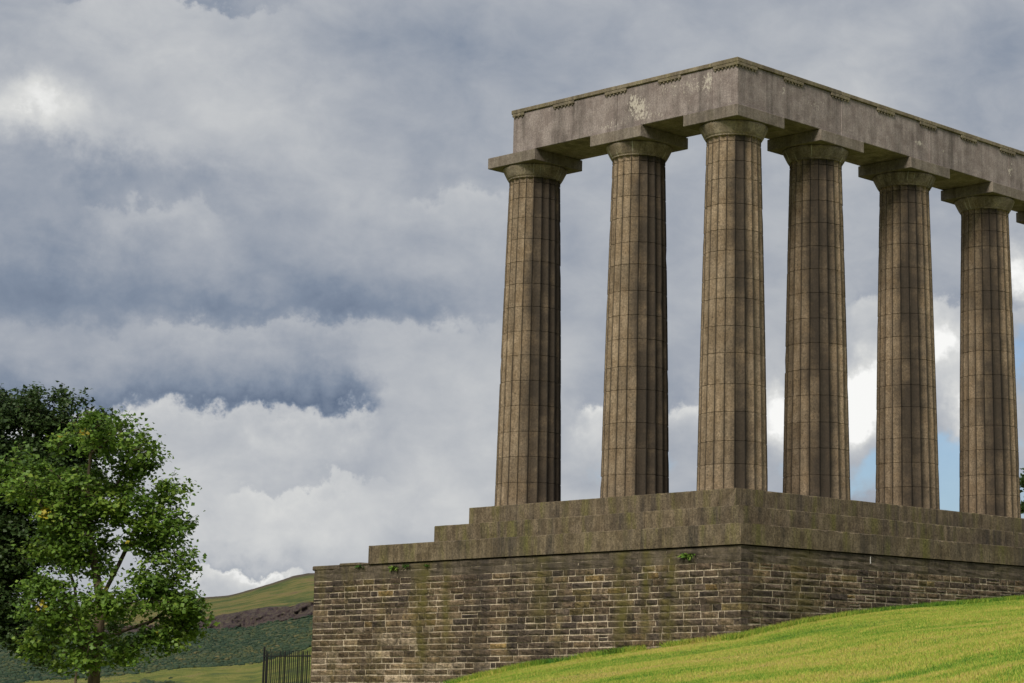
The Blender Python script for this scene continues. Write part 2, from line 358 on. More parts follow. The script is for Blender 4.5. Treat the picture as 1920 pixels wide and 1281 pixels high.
f = t.math('ADD', t.math('ADD', t.math('MULTIPLY_ADD', n1, 1.55, -0.44), t.math('MULTIPLY', n2, 0.35)), t.math('MULTIPLY', t.math('SUBTRACT', at.outputs['Fac'], 0.5), 0.34))
gc = t.ramp(f, GRASS_RAMP)
t.l.new(gc, bs.inputs['Base Color']); bs.inputs['Roughness'].default_value = 0.7
tr = t.node('ShaderNodeBsdfTranslucent'); t.l.new(gc, tr.inputs[0]); mx = t.node('ShaderNodeMixShader'); mx.inputs[0].default_value = 0.35
t.l.new(bs.outputs[0], mx.inputs[1]); t.l.new(tr.outputs[0], mx.inputs[2]); t.l.new(mx.outputs[0], t.n['Material Output'].inputs[0]); M_grass = m

# ground sheet
ax1 = np.concatenate([-np.geomspace(9000, 62, 34), np.arange(-60, 45.1, 0.6), np.geomspace(47, 9000, 34)])
gx, gy = np.meshgrid(ax1, ax1, indexing='ij'); gz = ground_h(gx, gy)
n = len(ax1); V = np.stack([gx, gy, gz], -1).reshape(-1, 3)
i, j = np.meshgrid(np.arange(n-1), np.arange(n-1), indexing='ij'); a = (i*n+j).ravel()
Fq = np.stack([a, a+n, a+n+1, a+1], -1)
ground = obj('ground', fast_mesh('ground', V, Fq, [M_lawn], True)); tag(ground, 'sloping lawn ground falling away around the monument', 'ground', kind='structure')

# grass blades on the part of the lawn in sight
def grass(name, n, x, y, hmin, hmax, wmin, wmax, tone_shift=0.0):
    z = ground_h(x, y); k = len(x)
    h = rng.uniform(hmin, hmax, k); w = rng.uniform(wmin, wmax, k); ang = rng.uniform(0, 2*np.pi, k)
    lean = rng.normal(0, 0.45, (k, 2))*h[:, None]
    ca, sa = np.cos(ang)*w/2, np.sin(ang)*w/2
    v0 = np.stack([x-ca, y-sa, z-0.01], -1); v1 = np.stack([x+ca, y+sa, z-0.01], -1); v2 = np.stack([x+lean[:, 0], y+lean[:, 1], z+h], -1)
    V = np.stack([v0, v1, v2], 1).reshape(-1, 3); Fc = np.arange(3*k).reshape(-1, 3)
    me = fast_mesh(name, V, Fc, [M_grass])
    at = me.attributes.new('tone', 'FLOAT', 'POINT'); at.data.foreach_set('value', np.repeat(rng.random(k)+tone_shift, 3).astype(np.float32))
    return me
def sample_lawn(k, pxlo, pxhi, dlo, dhi, power=1.0):
    xs = rng.uniform(pxlo, pxhi, k); a = np.radians(40.08)-np.arctan((xs-PPX)/F_PX/np.cos(PITCH)*1.0)
    dd = dlo+(dhi-dlo)*rng.random(k)**power
    return CAM[0]+dd*np.cos(a), CAM[1]+dd*np.sin(a)
x, y = sample_lawn(1300000, 820, 1990, 20, 72)
keep = ~((x > -1.36) & (y > -1.36)); x, y = x[keep], y[keep]
keep = rng.random(len(x)) < 0.55; x, y = x[keep], y[keep]
g = obj('grass', grass('grass', 0, x, y, 0.015, 0.048, 0.010, 0.024)); tag(g, 'short yellow green mown grass on the slope below the wall', 'grass', kind='stuff')

def rough_block(name, face, u0, u1, f0, depth, z0, z1, mat, parent, rr):
    # long block with a worn, uneven upper arris
    n = max(3, int((u1-u0)/0.16)); V = []; F = []
    for i in range(n+1):
        u = u0+(u1-u0)*i/n; c = rr.uniform(.008, .026) if rr.random() > .10 else rr.uniform(.03, .06); e = rr.uniform(-.003, .003)
        for d_, z in ((e, z0), (e, z1-c), (c*.8+e, z1-rr.uniform(0, .004)), (depth, z1), (depth, z0)):
            V.append((f0+d_, u, z) if face == 'A' else (u, f0+d_, z))
    for i in range(n):
        for k in range(5):
            a, b = i*5+k, i*5+(k+1) % 5; q_ = (a, b, b+5, a+5); F.append(q_ if face == 'A' else q_[::-1])
    e0 = tuple(range(5)); e1 = tuple(range(n*5, n*5+5)); F.append(e0[::-1] if face == 'A' else e0); F.append(e1 if face == 'A' else e1[::-1])
    return obj(name, make_mesh(name, V, F, [mat]), parent)

# ------------------------------------------------------------------ stepped base
S1, S2, S3 = 0.534, 0.523, 0.538; T1 = 0.689; T2 = 1.374
LEN_B = 30.7
steps = empty('stepped_base', (-T2, -T2, -S1-S2-S3))
tag(steps, 'three tiers of mossy brown stone steps carrying the fluted columns', 'steps')
tiers = [(0.0, 0.0, -S1, 10.31), (-T1, -S1, -S1-S2, 11.02), (-T2, -S1-S2, -S1-S2-S3, 13.12)]
for k, (f0, zt, zb, yend) in enumerate(tiers):
    zb2 = zb+0.003; g = 0.004
    depth = 1.15
    r = random.Random(11+k)
    yy = f0; first = True
    while yy < yend-0.01:                       # side that recedes to the left
        L = r.uniform(1.3, 2.3) if not first else 1.6
        if yend-(yy+L) < 0.8: L = yend-yy
        e = r.uniform(-0.004, 0.004)
        rough_block('step_block', 'A', yy+(0 if first else g), yy+L-g, f0+e, depth-e, zb2, zt+e*0.5, M_step, steps, r)
        yy += L; first = False
    xx = f0+depth
    while xx < LEN_B-f0-0.01:
        L = r.uniform(1.2, 2.2)
        if (LEN_B-f0)-(xx+L) < 0.8: L = LEN_B-f0-xx
        e = r.uniform(-0.004, 0.004)
        rough_block('step_block', 'B', xx+g, xx+L-g, f0+e, depth-e, zb2, zt+e*0.5, M_step, steps, r)
        xx += L
    box_obj('paving_core', (f0+depth-0.03, LEN_B-f0-0.03, f0+depth-0.03, yend-0.03, zb2, zt-0.012), M_step, steps, 0.01)
    # recessed backing behind the joints
    box_obj('backing_core', (f0+0.03, f0+depth-0.04, f0+0.04, yend-0.03, zb2+0.02, zt-0.02), M_tae, steps, 0.01)
    box_obj('backing_core', (f0+depth-0.02, LEN_B-f0-0.03, f0+0.03, f0+depth-0.04, zb2+0.02, zt-0.02), M_tae, steps, 0.01)

# ------------------------------------------------------------------ foundation walls
WF = -1.31; WTOP = -1.615; WEND = 15.68
def unit_stone(seed, b=0.12):
    # rock-faced block: front at x=-0.5 with a 5x4 uneven face, back open; unit cube
    r = random.Random(seed); ny, nz = 5, 4; V = []; F = []
    for iz in range(nz):
        for iy in range(ny):
            fy, fz = iy/(ny-1), iz/(nz-1); edge = iy in (0, ny-1) or iz in (0, nz-1)
            yy = -0.5+fy+(0 if iy in (0, ny-1) else r.uniform(-.06, .06)); zz = -0.5+fz+(0 if iz in (0, nz-1) else r.uniform(-.08, .08))
            if iy in (0, ny-1): yy += r.uniform(-.012, .012)
            if iz in (0, nz-1): zz += r.uniform(-.03, .03)
            if edge: xx = -0.47+r.uniform(-.018, .018)
            else: xx = -0.54+r.uniform(-.11, .07)
            V.append((xx, yy, zz))
    for iz in range(nz-1):
        for iy in range(ny-1):
            a = iz*ny+iy; F.append((a, a+ny, a+ny+1, a+1))
    loop = [i for i in range(ny)]+[k*ny+ny-1 for k in range(1, nz)]+[(nz-1)*ny+i for i in range(ny-2, -1, -1)]+[k*ny for k in range(nz-2, 0, -1)]
    base = len(V)
    for i in loop: V.append((0.5, V[i][1], V[i][2]))
    L = len(loop)
    for k in range(L):
        F.append((loop[k], loop[(k+1) % L], base+(k+1) % L, base+k))
    return V, F
NS = 14
unitV = [unit_stone(100+s) for s in range(NS)]
unit_meshes = {}
def stone_mesh(s, tone):
    if (s, tone) not in unit_meshes:
        V, F = unitV[s]; unit_meshes[(s, tone)] = make_mesh('stone', V, F, [M_stone[tone] if tone >= 0 else M_smooth])
    return unit_meshes[(s, tone)]
def lay_wall(face, u0, u1, seed, start_fn, split_p):
    """courses from the top down; returns list of (uc, zc, length, height, depth, proud, tone)"""
    r = random.Random(seed); out = []; z = WTOP; ci = 0
    while z > -7.2:
        if ci < 2: h = 0.205
        else: h = r.choice([0.165, 0.17, 0.175, 0.18, 0.185]) if z > -4.2 else r.choice([0.17, 0.2, 0.22])
        u = start_fn(ci); u_first = True
        while u < u1-0.02:
            L = r.uniform(0.75, 1.5) if ci < 2 else (r.uniform(0.34, 0.78) if r.random() > .15 else r.uniform(.2, .34))
            if u1-(u+L) < 0.28: L = u1-u
            um = u+L/2
            x, y = (WF, um) if face == 'A' else (um, WF)
            gh = float(ground_h(x-0.3 if face == 'A' else x, y if face == 'A' else y-0.3))
            if z > gh-0.05:
                depth = 0.16
                if face == 'A' and u_first: depth = 0.46 if ci % 2 else 0.28
                patch = mnoise.noise(Vector((um*0.55, z*0.9, 3.1 if face == 'A' else 9.7)))
                pale = face == 'A' and um > 9.0+2.5*patch and z < -3.4
                if ci < 2: tone = -1
                elif pale: tone = r.choice([7, 7, 5, 0, 5, 2])
                elif r.random() < .025: tone = 6
                elif patch > 0.25: tone = r.choice([3, 2, 0, 5, 0])
                else: tone = r.choice([0, 0, 1, 1, 2, 4, 4, 5, 0, 1])
                proud = r.uniform(0.0, 0.018 if face == 'A' else 0.009) if ci >= 2 else r.uniform(0.002, 0.008)
                if ci >= 2 and r.random() < split_p and h > 0.16 and not u_first:
                    hs = h*r.uniform(.4, .6)
                    out.append((um, z-hs/2, L, hs, depth, proud, tone, ci)); out.append((um, z-hs-(h-hs)/2, L, h-hs, depth, proud*.5, r.choice([0, 1, 4, 2]), ci))
                else: out.append((um, z-h/2, L, h, depth, proud, tone, ci))
            u += L; u_first = False
        z -= h; ci += 1
    return out
def build_wall(name, face, stones, base, label):
    w = empty(name, base); tag(w, label, 'wall')
    def area(s):
        um, zc, L, h = s[:4]; p = np.array([WF, um, zc]) if face == 'A' else np.array([um, WF, zc])
        dist = np.linalg.norm(p-CAM); v = (p-CAM)/dist; return L*h*abs(v[0] if face == 'A' else v[1])/dist**2
    order = sorted(stones, key=lambda s_: area(s_)+(1e3 if s_[4] > 0.2 else 0), reverse=True)
    SV, SF, SM = [], [], []
    for k, (um, zc, L, h, depth, proud, tone, ci) in enumerate(order):
        g = 0.0145 if ci >= 2 else 0.006
        g = g*random.uniform(.65, 1.35); g2 = g+random.uniform(-.003, 0.005)
        s = random.randrange(NS)
        # rock face depth scale: the uneven front uses a thin slab of it
        ds = depth+proud
        cx = WF-proud+ds/2
        fs = 0.22 if ci >= 2 else 0.05        # how rough: part of the block depth
        corner = depth > 0.2
        if corner:
            ds = 0.16+proud; cx = WF-proud+ds/2; um -= (g+0.010)/2; L += g+0.010
        if k < 300:
            if corner:
                V, F = unitV[s]; sf = (depth+proud-ds/2)/(ds/2)
                me = make_mesh('stone', [(v[0] if v[0] < 0 else v[0]*sf, v[1], v[2]) for v in V], F, [M_stone[tone] if tone >= 0 else M_smooth])
            else: me = stone_mesh(s, tone)
            o = bpy.data.objects.new('stone', me); COL.objects.link(o); o.parent = w
            loc = (cx, um, zc) if face == 'A' else (um, cx, zc)
            o.location = Vector(loc)-Vector(base); o.scale = (ds*0.999, L-2*g, h-2*g2)
            flip = random.random() < .5
            if face == 'B': o.rotation_euler = (0, 0, math.pi/2)
        else:
            V, F = unitV[s]; b0 = len(SV)
            for (a, b, c) in V:
                if face == 'A': SV.append((cx+a*ds, um+b*(L-2*g), zc+c*(h-2*g2)))
                else: SV.append((um-b*(L-2*g), cx+a*ds, zc+c*(h-2*g2)))
            for f in F: SF.append([b0+i for i in f]); SM.append(tone if tone >= 0 else len(M_stone))
    if SV:
        me = make_mesh('stone_infill', SV, SF, M_stone+[M_smooth]); me.polygons.foreach_set('material_index', SM)
        o = obj('stone_infill', me, w); o['kind'] = 'stuff'
    return w
sA = lay_wall('A', WF, WEND, 5, lambda c: WF, 0.008)
sB = lay_wall('B', WF, 17.5, 6, lambda c: WF+(0.46 if c % 2 else 0.28)+0.005, 0.12)
baseA = (WF, WEND, -6.0); baseB = (17.5, WF, -2.9)
wA = build_wall('foundation_wall', 'A', sA, baseA, 'long dark brick-like stone wall under the steps, reaching left to the black railings')
wB = build_wall('foundation_wall', 'B', sB, baseB, 'dark stone foundation wall right of the corner, sinking into the rising lawn')
box_obj('mortar_core', (WF+0.011, 1.5, WF+0.011, WEND-0.02, -8.0, WTOP-0.012), M_mortar, wA, 0.01)
box_obj('mortar_core', (1.5, 34, WF+0.011, 1.5, -8.0, WTOP-0.012), M_mortar, wB, 0.01)
box_obj('core_fill', (0.5, 31.5, 1.4, WEND-0.1, -8.0, WTOP-0.03), M_mortar, wB, 0.01)
# rough cap stones beyond the end of the lowest step
r = random.Random(3)
for (y0, y1, zt) in ((14.52, 15.76, -1.565), (13.55, 14.50, -1.525), (13.13, 13.54, -1.56)):
    o = box_obj('cap_stone', (WF-0.03, WF+0.5, y0, y1, WTOP-0.002 if y1 < 15 else -1.70, zt), M_smooth, wA, 0.025)

# ------------------------------------------------------------------ columns
HC = 10.43; CA = 1.0065; SC = 3.613; SP = 4.29
NF = 20; PS = 6
def col_r(z): return 0.962-0.202*(z/9.62)+0.012*math.sin(math.pi*z/9.62)
def flute_ring(z, off=0.0, depthf=1.0):
    rr = col_r(z)-off; pts = []
    for k in range(NF):
        a0 = R(9)+k*2*math.pi/NF
        for j in range(PS):
            s = j/PS; a = a0+s*2*math.pi/NF
            chord = rr*math.cos(math.pi/NF)/math.cos((s-0.5)*2*math.pi/NF)
            dpt = 0.062*rr/0.96*depthf*(1-(2*s-1)**2)
            pts.append(((chord-dpt)*math.cos(a), (chord-dpt)*math.sin(a), z))
    return pts
def drum_mesh(z0, z1, name, seed):
    r = random.Random(seed); V = []; F = []; n = NF*PS
    zs = [(z0+0.0005, 0.020), (z0+0.009, 0.0), ((z0+z1)/2, 0.0), (z1-0.009, 0.0), (z1-0.0005, 0.020)]
    for z, off in zs: V += flute_ring(z, off)
    # knocked arrises and joint edges
    for _ in range(r.randint(4, 8)):
        k = r.randrange(NF)*PS; lvl = r.choice([1, 1, 2, 3, 3]); i = lvl*n+k
        x, y, z = V[i]; s = 1-r.uniform(.006, .02)/math.hypot(x, y); V[i] = (x*s, y*s, z)
    for a in range(len(zs)-1):
        for k in range(n):
            F.append((a*n+k, a*n+(k+1) % n, (a+1)*n+(k+1) % n, (a+1)*n+k))
    F.append(tuple(range(n))[::-1]); F.append(tuple(range((len(zs)-1)*n, len(zs)*n)))
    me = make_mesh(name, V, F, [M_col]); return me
joints0 = [0.0, 0.65, 1.40, 2.13, 2.89, 3.62, 4.37, 5.08, 5.81, 6.50, 7.17, 7.85, 8.50, 9.10, 9.56]
def capital_mesh():
    prof = [(9.555, col_r(9.56)-0.004), (9.575, col_r(9.56)-0.03), (9.60, col_r(9.56)), (9.70, col_r(9.62)+0.012), (9.715, col_r(9.62)+0.030), (9.725, col_r(9.62)+0.022), (9.735, col_r(9.62)+0.040), (9.745, col_r(9.62)+0.032), (9.757, col_r(9.62)+0.054), (9.80, 0.836), (9.90, 0.885), (9.98, 0.925), (10.035, 0.952), (10.07, 0.957), (10.088, 0.935)]
    return prof
def lathe(prof, n=64):
    V = []; F = []
    for z, rr in prof:
        for k in range(n): a = 2*math.pi*k/n; V.append((rr*math.cos(a), rr*math.sin(a), z))
    for i in range(len(prof)-1):
        for k in range(n): F.append((i*n+k, i*n+(k+1) % n, (i+1)*n+(k+1) % n, (i+1)*n+k))
    F.append(tuple(range(n))[::-1]); F.append(tuple(range((len(prof)-1)*n, len(prof)*n)))
    return V, F
def neck_mesh():
    V = []; F = []; n = NF*PS
    for z, off, df in ((9.561, .03, 1), (9.572, 0, 1), (9.66, -0.003, 1), (9.70, -0.008, .8), (9.722, -0.014, .25)): V += flute_ring(z, off, df)
    for a in range(4):
        for k in range(n): F.append((a*n+k, a*n+(k+1) % n, (a+1)*n+(k+1) % n, (a+1)*n+k))
    F.append(tuple(range(n))[::-1]); F.append(tuple(range(4*n, 5*n)))
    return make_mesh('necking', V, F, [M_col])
ech_prof = [(9.715, col_r(9.62)+0.002), (9.722, col_r(9.62)+0.030), (9.731, col_r(9.62)+0.022), (9.741, col_r(9.62)+0.042), (9.750, col_r(9.62)+0.034), (9.762, col_r(9.62)+0.056), (9.80, 0.838), (9.90, 0.888), (9.98, 0.928), (10.035, 0.953), (10.07, 0.957), (10.09, 0.935)]
eV, eF = lathe(ech_prof); ech_me = make_mesh('echinus', eV, eF, [M_cap])
for p_ in ech_me.polygons: p_.use_smooth = len(p_.vertices) == 4
neck_me = neck_mesh()
aV, aF = rbox(-1.002, 1.002, -1.002, 1.002, HC-0.337, HC-0.002, 0.015); aba_me = make_mesh('abacus', aV, aF, [M_aba])
drum_bank = []
for v in range(3):
    r = random.Random(40+v); js = [z if k in (0, len(joints0)-1) else z+r.uniform(-0.11, 0.11)*(v > 0) for k, z in enumerate(joints0)]
    drum_bank.append([drum_mesh(js[k], js[k+1], 'drum', v*50+k) for k in range(len(js)-1)])
col_spots = [((CA, CA+SC+SP), 'leftmost fluted column, at the broken left end of the beam'), ((CA, CA+SC), 'second fluted column from the left, just left of the corner column'),
             ((CA, CA), 'fluted corner column under the nearest, highest corner of the beam'), ((CA+SC, CA), 'fluted column immediately right of the corner column'),
             ((CA+SC+SP, CA), 'second fluted column to the right of the corner column'), ((CA+SC+2*SP, CA), 'rightmost full fluted column, a dark tree edge beside its foot'),
             ((CA+SC+3*SP, CA), 'column at the right picture edge, only its square abacus corner showing'), ((CA+2*SC+5*SP-SP, CA), 'far column beyond the right picture edge')]
for k, ((cx, cy), lab) in enumerate(col_spots):
    if k == 7: cx = CA+SC+4*SP
    c = empty('column', (cx, cy, 0)); tag(c, lab, 'column', 'fluted stone columns standing on the steps')
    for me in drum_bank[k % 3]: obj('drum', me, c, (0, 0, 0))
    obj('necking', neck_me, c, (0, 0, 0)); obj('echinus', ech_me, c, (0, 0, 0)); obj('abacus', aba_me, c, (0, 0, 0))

# ------------------------------------------------------------------ architrave
ar = empty('architrave', (0.04, 0.04, HC)); tag(ar, 'weathered grey stone beam resting across the column tops, white lichen patches', 'stone beam')
ZB, ZA, ZT = HC+0.002, 11.618, 11.742
fo = 0.062; th = 0.92; g = 0.009
xs = [fo, CA+SC, CA+SC+SP, CA+SC+2*SP, CA+SC+3*SP, CA+SC+4*SP+0.9]
for a, b in zip(xs[:-1], xs[1:]):
    box_obj('beam_block', (a+(g if a > fo else 0), b-g, fo, fo+th, ZB, ZA), M_arch, ar, 0.014)
    box_obj('beam_block', (max(a, fo+th)+g, b-g, fo+th+0.01, 1.96, ZB+0.006, ZA), M_arch, ar, 0.014)
    box_obj('taenia', (a+(g if a > fo else -0.05), b-g, fo-0.05, fo+th, ZA+0.002, ZT+random.uniform(-.006, .006)), M_tae, ar, 0.014)
ys = [fo+th, CA+SC, CA+SC+SP]
for a, b in zip(ys[:-1], ys[1:]):
    box_obj('beam_block', (fo, fo+th, a+g, b-g, ZB, ZA), M_arch, ar, 0.014)
    box_obj('beam_block', (fo+th+0.01, 1.96, max(a, 1.965)+g, b-g, ZB+0.006, ZA), M_arch, ar, 0.014)
    box_obj('taenia', (fo-0.05, fo+th, a+g, b-g+(0.05 if b > 8 else 0), ZA+0.002, ZT+random.uniform(-.006, .006)), M_tae, ar, 0.014)
box_obj('top_slab', (fo+th+0.02, 21.5, fo+th+0.02, 1.9, ZA+0.002, ZT-0.03), M_tae, ar, 0.02)
box_obj('top_slab', (fo+th+0.02, 1.9, 1.92, 8.88, ZA+0.002, ZT-0.03), M_tae, ar, 0.02)
def regula(face, u0, u1):
    d0, d1 = fo-0.052, fo+0.02; z0, z1 = ZA-0.088, ZA-0.001
    dims = (u0, u1, d0, d1, z0, z1) if face == 'B' else (d0, d1, u0, u1, z0, z1)
    o = box_obj('regula', dims, M_tae, ar, 0.008)
    V = []; F = []; n = max(2, int(round((u1-u0)/0.142))); ns = 8
    for k in range(n):
        uc = u0+(k+0.5)*(u1-u0)/n; dc = fo-0.022
        cx, cy = (uc, dc) if face == 'B' else (dc, uc); b0 = len(V)
        for z, rr in ((z0-0.040, 0.027), (z0+0.004, 0.023)):
            for i in range(ns): a = 2*math.pi*i/ns; V.append((cx+rr*math.cos(a), cy+rr*math.sin(a), z))
        for i in range(ns): F.append((b0+i, b0+(i+1) % ns, b0+ns+(i+1) % ns, b0+ns+i))
        F.append(tuple(b0+i for i in range(ns))[::-1])
    me = make_mesh('guttae', V, F, [M_tae]); gobj = bpy.data.objects.new('guttae', me); COL.objects.link(gobj); gobj.parent = o
    gobj.matrix_parent_inverse = o.matrix_parent_inverse.inverted() @ Matrix.Translation(-Vector(ar.location))
    gobj.matrix_parent_inverse = Matrix.Identity(4)
for u in (2.13, 4.22, 6.33): regula('A', u, u+0.855)
regula('A', -0.008, 0.92); regula('A', 8.42, 8.90)
for u in (2.02, 4.13, 6.30, 8.42, 10.56, 12.70, 14.85, 17.0, 19.1): regula('B', u, u+0.85)
regula('B', 0.04, 0.86)

# ------------------------------------------------------------------ far hills
def ilerp(x, pts): return np.interp(x, [p[0] for p in pts], [p[1] for p in pts])
SKY_L = [(-2500, 1260), (-900, 1210), (-200, 1178), (100, 1158), (250, 1138), (360, 1129), (430, 1122), (470, 1111), (500, 1101), (545, 1086), (570, 1080.5), (592, 1079), (660, 1072), (800, 1068), (1000, 1075), (1500, 1120), (2400, 1200), (4000, 1260)]
CRT = [(-2500, 1262), (-200, 1205), (0, 1196), (200, 1182), (330, 1174), (372, 1169), (420, 1156), (480, 1147), (540, 1142), (592, 1129), (800, 1110), (1500, 1150), (4000, 1262)]
CRB = [(-2500, 1263), (-200, 1211), (0, 1202), (200, 1196), (330, 1189), (372, 1184), (420, 1184), (470, 1180), (520, 1169), (592, 1156), (800, 1140), (1500, 1170), (4000, 1263)]
GOB = [(-2500, 1276), (-200, 1290), (0, 1290), (200, 1272), (340, 1256), (420, 1252), (480, 1247), (592, 1214), (800, 1190), (1500, 1220), (4000, 1276)]
pxs = np.concatenate([np.linspace(-2500, -220, 60), np.linspace(-200, 640, 700), np.linspace(660, 4000, 80)])
rows = []; zone = []
def el_of(y): return np.radians(np.interp(y, [0, 640, 1281, 1400], [17.5, 8.85, 0.165, -1.44]))
azs = np.radians(59.6-0.01362*pxs-0.0004*0)
sky_y, crt, crb, gob = (ilerp(pxs, T) for T in (SKY_L, CRT, CRB, GOB))
def nz(a, D, s, o): return np.array([mnoise.fractal(Vector((math.cos(q)*D*s, math.sin(q)*D*s, o)), 0.9, 2.1, 5) for q in a])
prof = []   # (y array, D array, zone value)
prof.append((np.full_like(pxs, 1640.), 620., 0)); prof.append((np.full_like(pxs, 1400.), 800., 0)); prof.append((np.full_like(pxs, 1330.), 900., 0))
for s in np.linspace(0, 1, 16)[1:]: prof.append((1330+(gob-1330)*s, 900+250*s, s*0.9))
for s in np.linspace(0, 1, 26)[1:]: prof.append((gob+(crb-gob)*s, 1150+300*s**0.9, 1+s*0.9))
for s in np.linspace(0, 1, 16)[1:]: prof.append((crb+(crt-crb)*s, 1450+26*s, 2+s*0.9))
for s in np.linspace(0, 1, 30)[1:]: prof.append((crt+(sky_y-crt)*s, 1476+400*s**1.1, 3+s*0.99))
prof.append((sky_y+14, 1990., 3.9)); prof.append((sky_y+120, 2400., 3.9))
HV = []; HZ = []
for k, (yy, D, zn) in enumerate(prof):
    e = el_of(yy); Dn = D+nz(azs, D, 0.012, k*0.01)*14
    if 2 <= zn < 3: Dn = Dn+np.array([mnoise.fractal(Vector((q*3000*0.06, k*0.15, 5)), 0.8, 2.2, 4) for q in azs])*7
    z = CAM[2]+np.tan(e)*D
    amp = 1.1 if zn < 3 else 0.5
    if k > 2 and k < len(prof)-3: z = z+nz(azs, D, 0.03, 7+k*0.02)*amp
    if abs(zn-3.99) < 0.005: z = z+nz(azs, D, 0.05, 77)*0.5
    HV.append(np.stack([CAM[0]+Dn*np.cos(azs), CAM[1]+Dn*np.sin(azs), z], -1)); HZ.append(np.full(len(pxs), zn))
HV = np.array(HV); nr, nc = HV.shape[:2]
i, j = np.meshgrid(np.arange(nr-1), np.arange(nc-1), indexing='ij'); a = (i*nc+j).ravel()
m, t, bs = new_mat('hill_cover')
pos = t.node('ShaderNodeNewGeometry').outputs['Position']; at = t.node('ShaderNodeAttribute'); at.attribute_name = 'zone'
zn = at.outputs['Fac']
nbig = t.noise(pos, 0.018, 5, 0.6); nmid = t.noise(pos, 0.07, 5, 0.65); nfin = t.noise(pos, 0.42, 4, 0.75)
foot = t.ramp(t.math('ADD', t.math('MULTIPLY', nmid, 0.6), t.math('MULTIPLY', nbig, 0.4)), [(0.36, (0.05, 0.065, 0.035)), (0.46, (0.10, 0.125, 0.03)), (0.56, (0.17, 0.165, 0.045)), (0.66, (0.16, 0.115, 0.075))])
gorse = t.ramp(t.math('ADD', t.math('MULTIPLY', nmid, 0.55), t.math('MULTIPLY', nfin, 0.45)), [(0.38, (0.022, 0.042, 0.028)), (0.50, (0.045, 0.066, 0.038)), (0.60, (0.10, 0.098, 0.048))])
nrib = t.noise(t.mapping(pos, (0.35, 0.35, 0.05)), 1.0, 4, 0.7)
crag = t.ramp(t.math('ADD', t.math('MULTIPLY', nrib, 0.65), t.math('MULTIPLY', nfin, 0.35)), [(0.36, (0.026, 0.021, 0.026)), (0.48, (0.058, 0.043, 0.044)), (0.58, (0.080, 0.070, 0.050)), (0.68, (0.12, 0.092, 0.075))])
turf = t.ramp(t.math('ADD', t.math('MULTIPLY', nbig, 0.5), t.math('ADD', t.math('MULTIPLY', nmid, 0.3), t.math('MULTIPLY', nfin, 0.2))), [(0.42, (0.048, 0.072, 0.024)), (0.48, (0.090, 0.105, 0.032)), (0.54, (0.165, 0.138, 0.050)), (0.61, (0.12, 0.085, 0.055))])
zz = t.math('ADD', zn, t.math('MULTIPLY', t.math('SUBTRACT', nmid, 0.5), 0.9))
c = t.mix(t.step(zz, 0.90, 1.05), foot, gorse); c = t.mix(t.step(zz, 1.93, 2.05), c, crag); c = t.mix(t.step(zz, 2.90, 3.02), c, turf)
c = t.mix(t.step(zn, 3.86, 3.97), c, (0.075, 0.06, 0.045, 1)); c = mulc(t, c, 1.35)
t.l.new(c, bs.inputs['Base Color']); bs.inputs['Specular IOR Level'].default_value = 0.1
bump(t, bs, t.math('ADD', nfin, nmid), 1.0, 3.5); M_hill = m
me = fast_mesh('hills', HV.reshape(-1, 3), np.stack([a, a+1, a+nc+1, a+nc], -1), [M_hill], True)
atr = me.attributes.new('zone', 'FLOAT', 'POINT'); atr.data.foreach_set('value', np.array(HZ, np.float32).ravel())
hills = obj('hills', me); tag(hills, 'distant grassy hill with a purple brown band of crags', 'hill', kind='structure')

# gorse and scrub on the hillside
m, t, bs = new_mat('scrub_leaf'); at = t.node('ShaderNodeAttribute'); at.attribute_name = 'tone'
pos = t.node('ShaderNodeNewGeometry').outputs['Position']
c = t.ramp(t.math('ADD', t.math('MULTIPLY', at.outputs['Fac'], 0.7), t.math('MULTIPLY', t.noise(pos, 0.5, 3, 0.7), 0.3)), [(0.15, (0.020, 0.038, 0.026)), (0.45, (0.036, 0.058, 0.034)), (0.7, (0.070, 0.078, 0.036)), (0.9, (0.12, 0.105, 0.05))])
t.l.new(c, bs.inputs['Base Color']); bs.inputs['Specular IOR Level'].default_value = 0.1; M_scrub = m
bm = bmesh.new(); bmesh.ops.create_icosphere(bm, subdivisions=1, radius=1.0); icoV = np.array([v.co[:] for v in bm.verts]); icoF = np.array([[v.index for v in f.verts] for f in bm.faces]); bm.free()
SVs, SFs, STs = [], [], []; k = 0; tries = 0
grid = HV
while k < 9000 and tries < 60000:
    tries += 1
    jc = int(rng.integers(62, 750)); ir = int(rng.integers(6, 43)); 
    zn = HZ[ir][jc]; dens = mnoise.noise(Vector((HV[ir, jc, 0]*0.012, HV[ir, jc, 1]*0.012, 2.0)))
    if zn < 0.9 and not (dens > 0.12): continue
    if zn >= 1 and rng.random() < 0.35 and dens < -0.15: continue
    f = rng.random(2); p = HV[ir, jc]*(1-f[0])+HV[min(ir+1, nr-1), jc]*f[0]; p2 = HV[ir, min(jc+1, nc-1)]; p = p+(p2-HV[ir, jc])*f[1]
    rad = rng.uniform(0.35, 1.0)*(1.1 if zn >= 1 else 1.5)
    v = icoV*(1+rng.uniform(-.35, .35, (len(icoV), 1)))*np.array([rad*rng.uniform(.9, 1.5), rad*rng.uniform(.9, 1.5), rad*0.75])+p+[0, 0, rad*0.2]
    SVs.append(v); SFs.append(icoF+k*len(icoV)); STs.append(np.full(len(icoV), np.clip(0.42+dens*0.5+rng.normal(0, .20), 0, 1))); k += 1
me = fast_mesh('gorse_scrub', np.concatenate(SVs), np.concatenate(SFs), [M_scrub])
atr = me.attributes.new('tone', 'FLOAT', 'POINT'); atr.data.foreach_set('value', np.concatenate(STs).astype(np.float32))
tag(obj('gorse_scrub', me), 'dark green gorse scrub covering the far hillside below the crags', 'scrub', kind='stuff')

